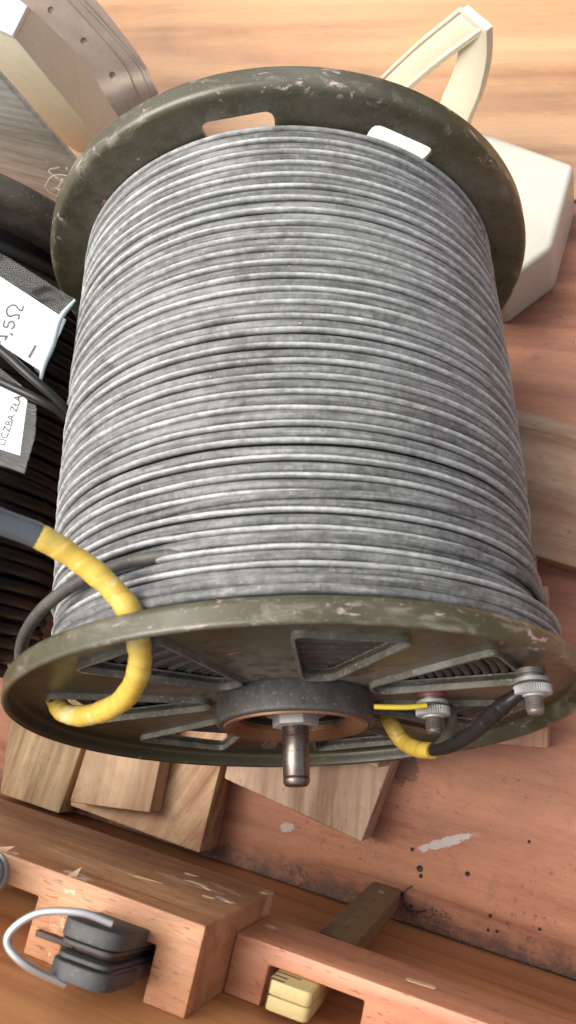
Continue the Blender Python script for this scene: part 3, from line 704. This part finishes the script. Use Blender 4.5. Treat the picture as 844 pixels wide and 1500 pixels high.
# winding: flat twin cable, two strands side by side in every turn
rnd = random.Random(11)
def winding(y0, y1, r0, turns, off, rad_ax, rad_r, lift, seed, extra=None):
    rn = random.Random(seed); nseg = 150; tot = int(turns * nseg); sides = 12
    wob = [rn.uniform(-1, 1) for _ in range(int(turns) + 3)]; wr = [rn.uniform(-1, 1) for _ in range(int(turns) + 3)]
    wv = [rn.uniform(0, 6.28) for _ in range(int(turns) + 3)]
    vs, fs, uv = [], [], []
    for i in range(tot + 1):
        t = i / nseg; a = 2 * PI * t - PI / 2; k = int(t); f = t - k; fs_ = f * f * (3 - 2 * f)
        jy = wob[k] * (1 - fs_) + wob[k + 1] * fs_; jr = wr[k] * (1 - fs_) + wr[k + 1] * fs_
        frac = t / turns
        y = y0 + (y1 - y0) * frac + off + jy * .00038 + .00012 * math.sin(5 * a + wv[k]) + .00010 * math.sin(11 * a + wv[k + 1])
        r = r0 + lift + jr * .00035 + .00010 * math.sin(7 * a + wv[k])
        if extra: r += extra(y, a)
        ca, sa = math.cos(a), math.sin(a)
        for s_ in range(sides):
            b = 2 * PI * s_ / sides
            cb, sb = math.cos(b), math.sin(b); cb = math.copysign(abs(cb) ** .85, cb); sb = math.copysign(abs(sb) ** .9, sb)
            rr = r + rad_r * cb; vs.append((rr * ca, y + rad_ax * sb, rr * sa))
    for i in range(tot):
        u0, u1 = i / nseg * 2 * PI * r0, (i + 1) / nseg * 2 * PI * r0
        for s_ in range(sides):
            s2 = (s_ + 1) % sides
            fs.append((i * sides + s_, i * sides + s2, (i + 1) * sides + s2, (i + 1) * sides + s_))
            uv += [(u0, s_ / sides + seed), (u0, (s_ + 1) / sides + seed), (u1, (s_ + 1) / sides + seed), (u1, s_ / sides + seed)]
    me = mesh(vs, fs, True); l = me.uv_layers.new(name='UV'); l.data.foreach_set('uv', [x for p in uv for x in p])
    return xform(me, AX)
def loose(y, a):
    c_ = math.cos(a); s_ = math.sin(a); d = 0
    d -= .0016 * max(0, 1 - abs(y - .050) / .03)                       # a slack hollow before the flange
    if y < .030: d += .0068 * max(0, c_) ** 1.6 * min(1, (.030 - y) / .004)   # last turns hang loose on the right
    if y < .040: d -= .0022 * max(0, -c_)
    if .040 < y < .062: d += .0030 * max(0, c_) ** 2 * min(1, (y - .040) / .002) * (1 - (y - .040) / .022)
    d += .0012 * math.sin((y - .02) / .19 * PI)
    return d
N_T = 32
P_T = (.2205 - .0125) / N_T
wc = link('wound_cable', winding(.0135, .2215 - P_T * .25, .1004, N_T, 0, .00180, .0014, 0, 1, loose), mat_cable, reel)
link('wound_cable', winding(.0135, .2215 - P_T * .25, .1004, N_T, P_T * .50, .00092, .0016, .0005, 2, loose), mat_cable_edge, reel)
# side of the winding: a flat spiral of black cable behind the front flange
spi = [Vector(((.028 + .0036 * t_ / 60) * math.cos(t_ / 60 * 2 * PI), .0118 + .0004 * math.sin(t_ * .37), (.028 + .0036 * t_ / 60) * math.sin(t_ / 60 * 2 * PI))) for t_ in range(60 * 19)]
link('winding_side', xform(tube(spi, .0018, 8), AX), mat_brownblack, reel)
# a few slack turns lying over the winding near the front flange
link('slack_turn', winding(.0150, .0215, .1030, 1.9, 0, .0018, .0017, 0, 5, lambda y, a: .0022 * max(0, math.cos(a)) - .0035 * max(0, -math.sin(a + .4)) - .003 * max(0, -math.cos(a))), mat_cable, reel)
link('slack_turn', winding(.0600, .0420, .1020, .97, 0, .0014, .0013, 0, 9, lambda y, a: -.0016 * max(0, -math.cos(a)) - .004 * max(0, -math.sin(a)) ** 3), mat_cable, reel)
link('slack_turn', winding(.0345, .0385, .1022, .95, 0, .0018, .0017, 0, 6, lambda y, a: .0018 * max(0, math.cos(a)) - .003 * max(0, -math.cos(a)) - .0025 * abs(math.sin(a * .5 + .6)) ** 8), mat_cable, reel)
# cable tail leaving the winding at the left
tl = [(108, .0950, .0346), (114, .0975, .0343), (120, .0998, .0338), (127, .1016, .0330), (138, .1038, .0305), (149, .1065, .0265), (160, .1085, .0215), (171, .1090, .0155), (181, .1070, .0095), (190, .1040, .0080)]
link('cable_tail', tube(catmull([(r_ * math.cos(R(a_)), y_, r_ * math.sin(R(a_))) for a_, r_, y_ in tl], 8), .0024, 10), mat_brownblack, reel)
# hub, ring, nut, spindle
hub = link('hub', xform(lathe([(.0265, .0075), (.0315, .0075), (.0325, .0060), (.0325, -.0034)] + arc_pts(.0311, -.0036, .0014, 0, -90, 4) + [(.0290, -.0050), (.0265, -.0040)], 96), AX), mat_hub, reel)
link('hub_ring', xform(lathe([(.0296, -.0049), (.0292, -.0058), (.0270, -.0056), (.0235, -.0022), (.0235, .0), (.0266, -.001)], 96), AX), mat_copper, hub)
link('hub_plate', xform(lathe([(.004, .0020), (.0264, .0020), (.0264, .0035), (.004, .0035)], 64), AX), mat_darkbrown, hub)
link('washer', xform(lathe([(.0056, .0018), (.0125, .0018), (.0130, .0008), (.0125, -.0002), (.0056, -.0002)], 48), AX), mat_zinc, hub)
nutp = [(.0098 * math.cos(R(60 * k + 12)), .0098 * math.sin(R(60 * k + 12))) for k in range(6)]
link('nut', xform(prism(nutp, -.0052, -.0003, .0006, 2, 'Y'), AX), mat_zinc, hub)
sp = [(0, .004), (.0056, .004), (.0056, -.0055)]
for k in range(5): sp += [(.0058, -.0056 - k * .0009), (.0053, -.0060 - k * .0009)]
sp += [(.0054, -.0110), (.0054, -.0248), (.0051, -.0252), (.0054, -.0256), (.0054, -.0270), (.0045, -.0284), (0, -.0286)]
link('spindle', xform(lathe(sp, 48), AX), mat_spindle, reel)
# terminal posts
def terminal(x, z):
    pr_ = [(0, .0066), (.0052, .0066), (.0052, .0046), (.0045, .0044), (.0045, .0020), (.0033, .0018), (.0033, -.0030)]
    for k in range(7): pr_ += [(.0034, -.0032 - k * .0008), (.0030, -.0036 - k * .0008)]
    pr_ += [(.0030, -.0092), (.0024, -.0098), (0, -.0099)]
    st = link('terminal_post', xform(lathe(pr_, 28), Matrix.Translation((x, 0, z))), mat_post, reel)
    n = 46; vs, fs = [], []
    for y, r, kn_ in ((.0010, .0040, 0), (.0008, .0060, 0), (.0003, .0067, 1), (-.0024, .0067, 1), (-.0029, .0061, 0), (-.0030, .0044, 0), (-.0036, .0042, 0), (-.0037, .0030, 0)):
        for i in range(n * 2):
            a = PI * i / n; rr = r + (.00026 * (1 if i % 2 else -1) if kn_ else 0); vs.append((x + rr * math.cos(a), y, z + rr * math.sin(a)))
    for q_ in range(7):
        for i in range(n * 2):
            j = (i + 1) % (n * 2); fs.append((q_ * n * 2 + i, q_ * n * 2 + j, (q_ + 1) * n * 2 + j, (q_ + 1) * n * 2 + i))
    bm = bmesh.new(); bm.from_mesh(mesh(vs, fs)); link('knurled_nut', bm_mesh(bm, auto=30), mat_zinc, st)
    link('washer', xform(lathe([(.0035, .0030), (.0064, .0030), (.0064, .0016), (.0035, .0016)], 32), Matrix.Translation((x, 0, z))), mat_zinc, st)
    return st
s1 = terminal(.0577, .0090); terminal(.0892, .0440)
link('red_collar', xform(lathe([(.0045, .0064), (.0058, .0064), (.0058, .0050), (.0045, .0050)], 28), Matrix.Translation((.0577, 0, .0090))), mat_redpaint, s1)
link('yellow_wire', tube(catmull([(.0335, -.0006, .0165), (.040, -.0010, .0172), (.047, -.0012, .0180), (.0540, -.0004, .0175)], 6), .0011, 8), mat_yellowwire, reel)
link('yellow_sleeve', tube(catmull([(.0440, .0075, -.0370), (.0464, .0010, -.0335), (.0505, -.0050, -.0325), (.0555, -.0095, -.0255), (.0604, -.0118, -.0170)], 8), lambda t: .0034 + .0005 * math.sin(t * 3) + .0001 * math.sin(t * 60), 12), mat_yellow, reel)
link('black_lead', tube(catmull([(.0590, -.0112, -.0195), (.0630, -.0105, -.0120), (.0655, -.0070, -.0020), (.0655, -.0010, .0050), (.0620, .0020, .0085)], 8), .0025, 10), mat_brownblack, reel)
link('black_lead', tube(catmull([(.0600, -.0115, -.0185), (.0660, -.0125, -.0020), (.0715, -.0110, .0150), (.0765, -.0075, .0290), (.0805, -.0045, .0395), (.0850, -.0015, .0430)], 8), lambda t: .0026 + .0004 * math.sin(PI * min(1, t * 1.1)), 10, wob=.04), mat_black, reel)
link('tape_wrap', tube(catmull([(.0748, -.0085, .0240), (.0770, -.0070, .0305), (.0795, -.0050, .0370), (.0818, -.0036, .0405)], 6), lambda t: .0036 - .0014 * abs(t - .4), 9, wob=.16), mat_black, reel)

# ---------------------------------------------------------------- taped lead threaded through the front flange
lead = thing('taped_lead', 'grey lead with yellow taped end threaded through the front flange', 'cable')
lead.matrix_world = reel.matrix_world.copy()
pth = catmull([(-.1300, .048, .1420), (-.1080, .042, .1290), (-.0935, .037, .1150), (-.0800, .034, .1065), (-.0690, .029, .1000), (-.0590, .022, .0955), (-.0510, .0130, .0915), (-.0492, .0060, .0860),
               (-.0490, .0, .0800), (-.0520, -.0050, .0710), (-.0585, -.0075, .0570), (-.0680, -.0078, .0420), (-.0790, -.0060, .0260), (-.0890, -.0020, .0130), (-.0950, .0040, .0050), (-.0985, .0120, .0010)], 8)
link('grey_sheath', tube(pth[:25], .0042, 12), mat_grey_sheath, lead)
link('yellow_tape', tube(pth[24:], lambda t: .0040 + .00014 * math.sin(t * 60) + .00012 * math.sin(t * 143), 14), mat_yellow, lead)
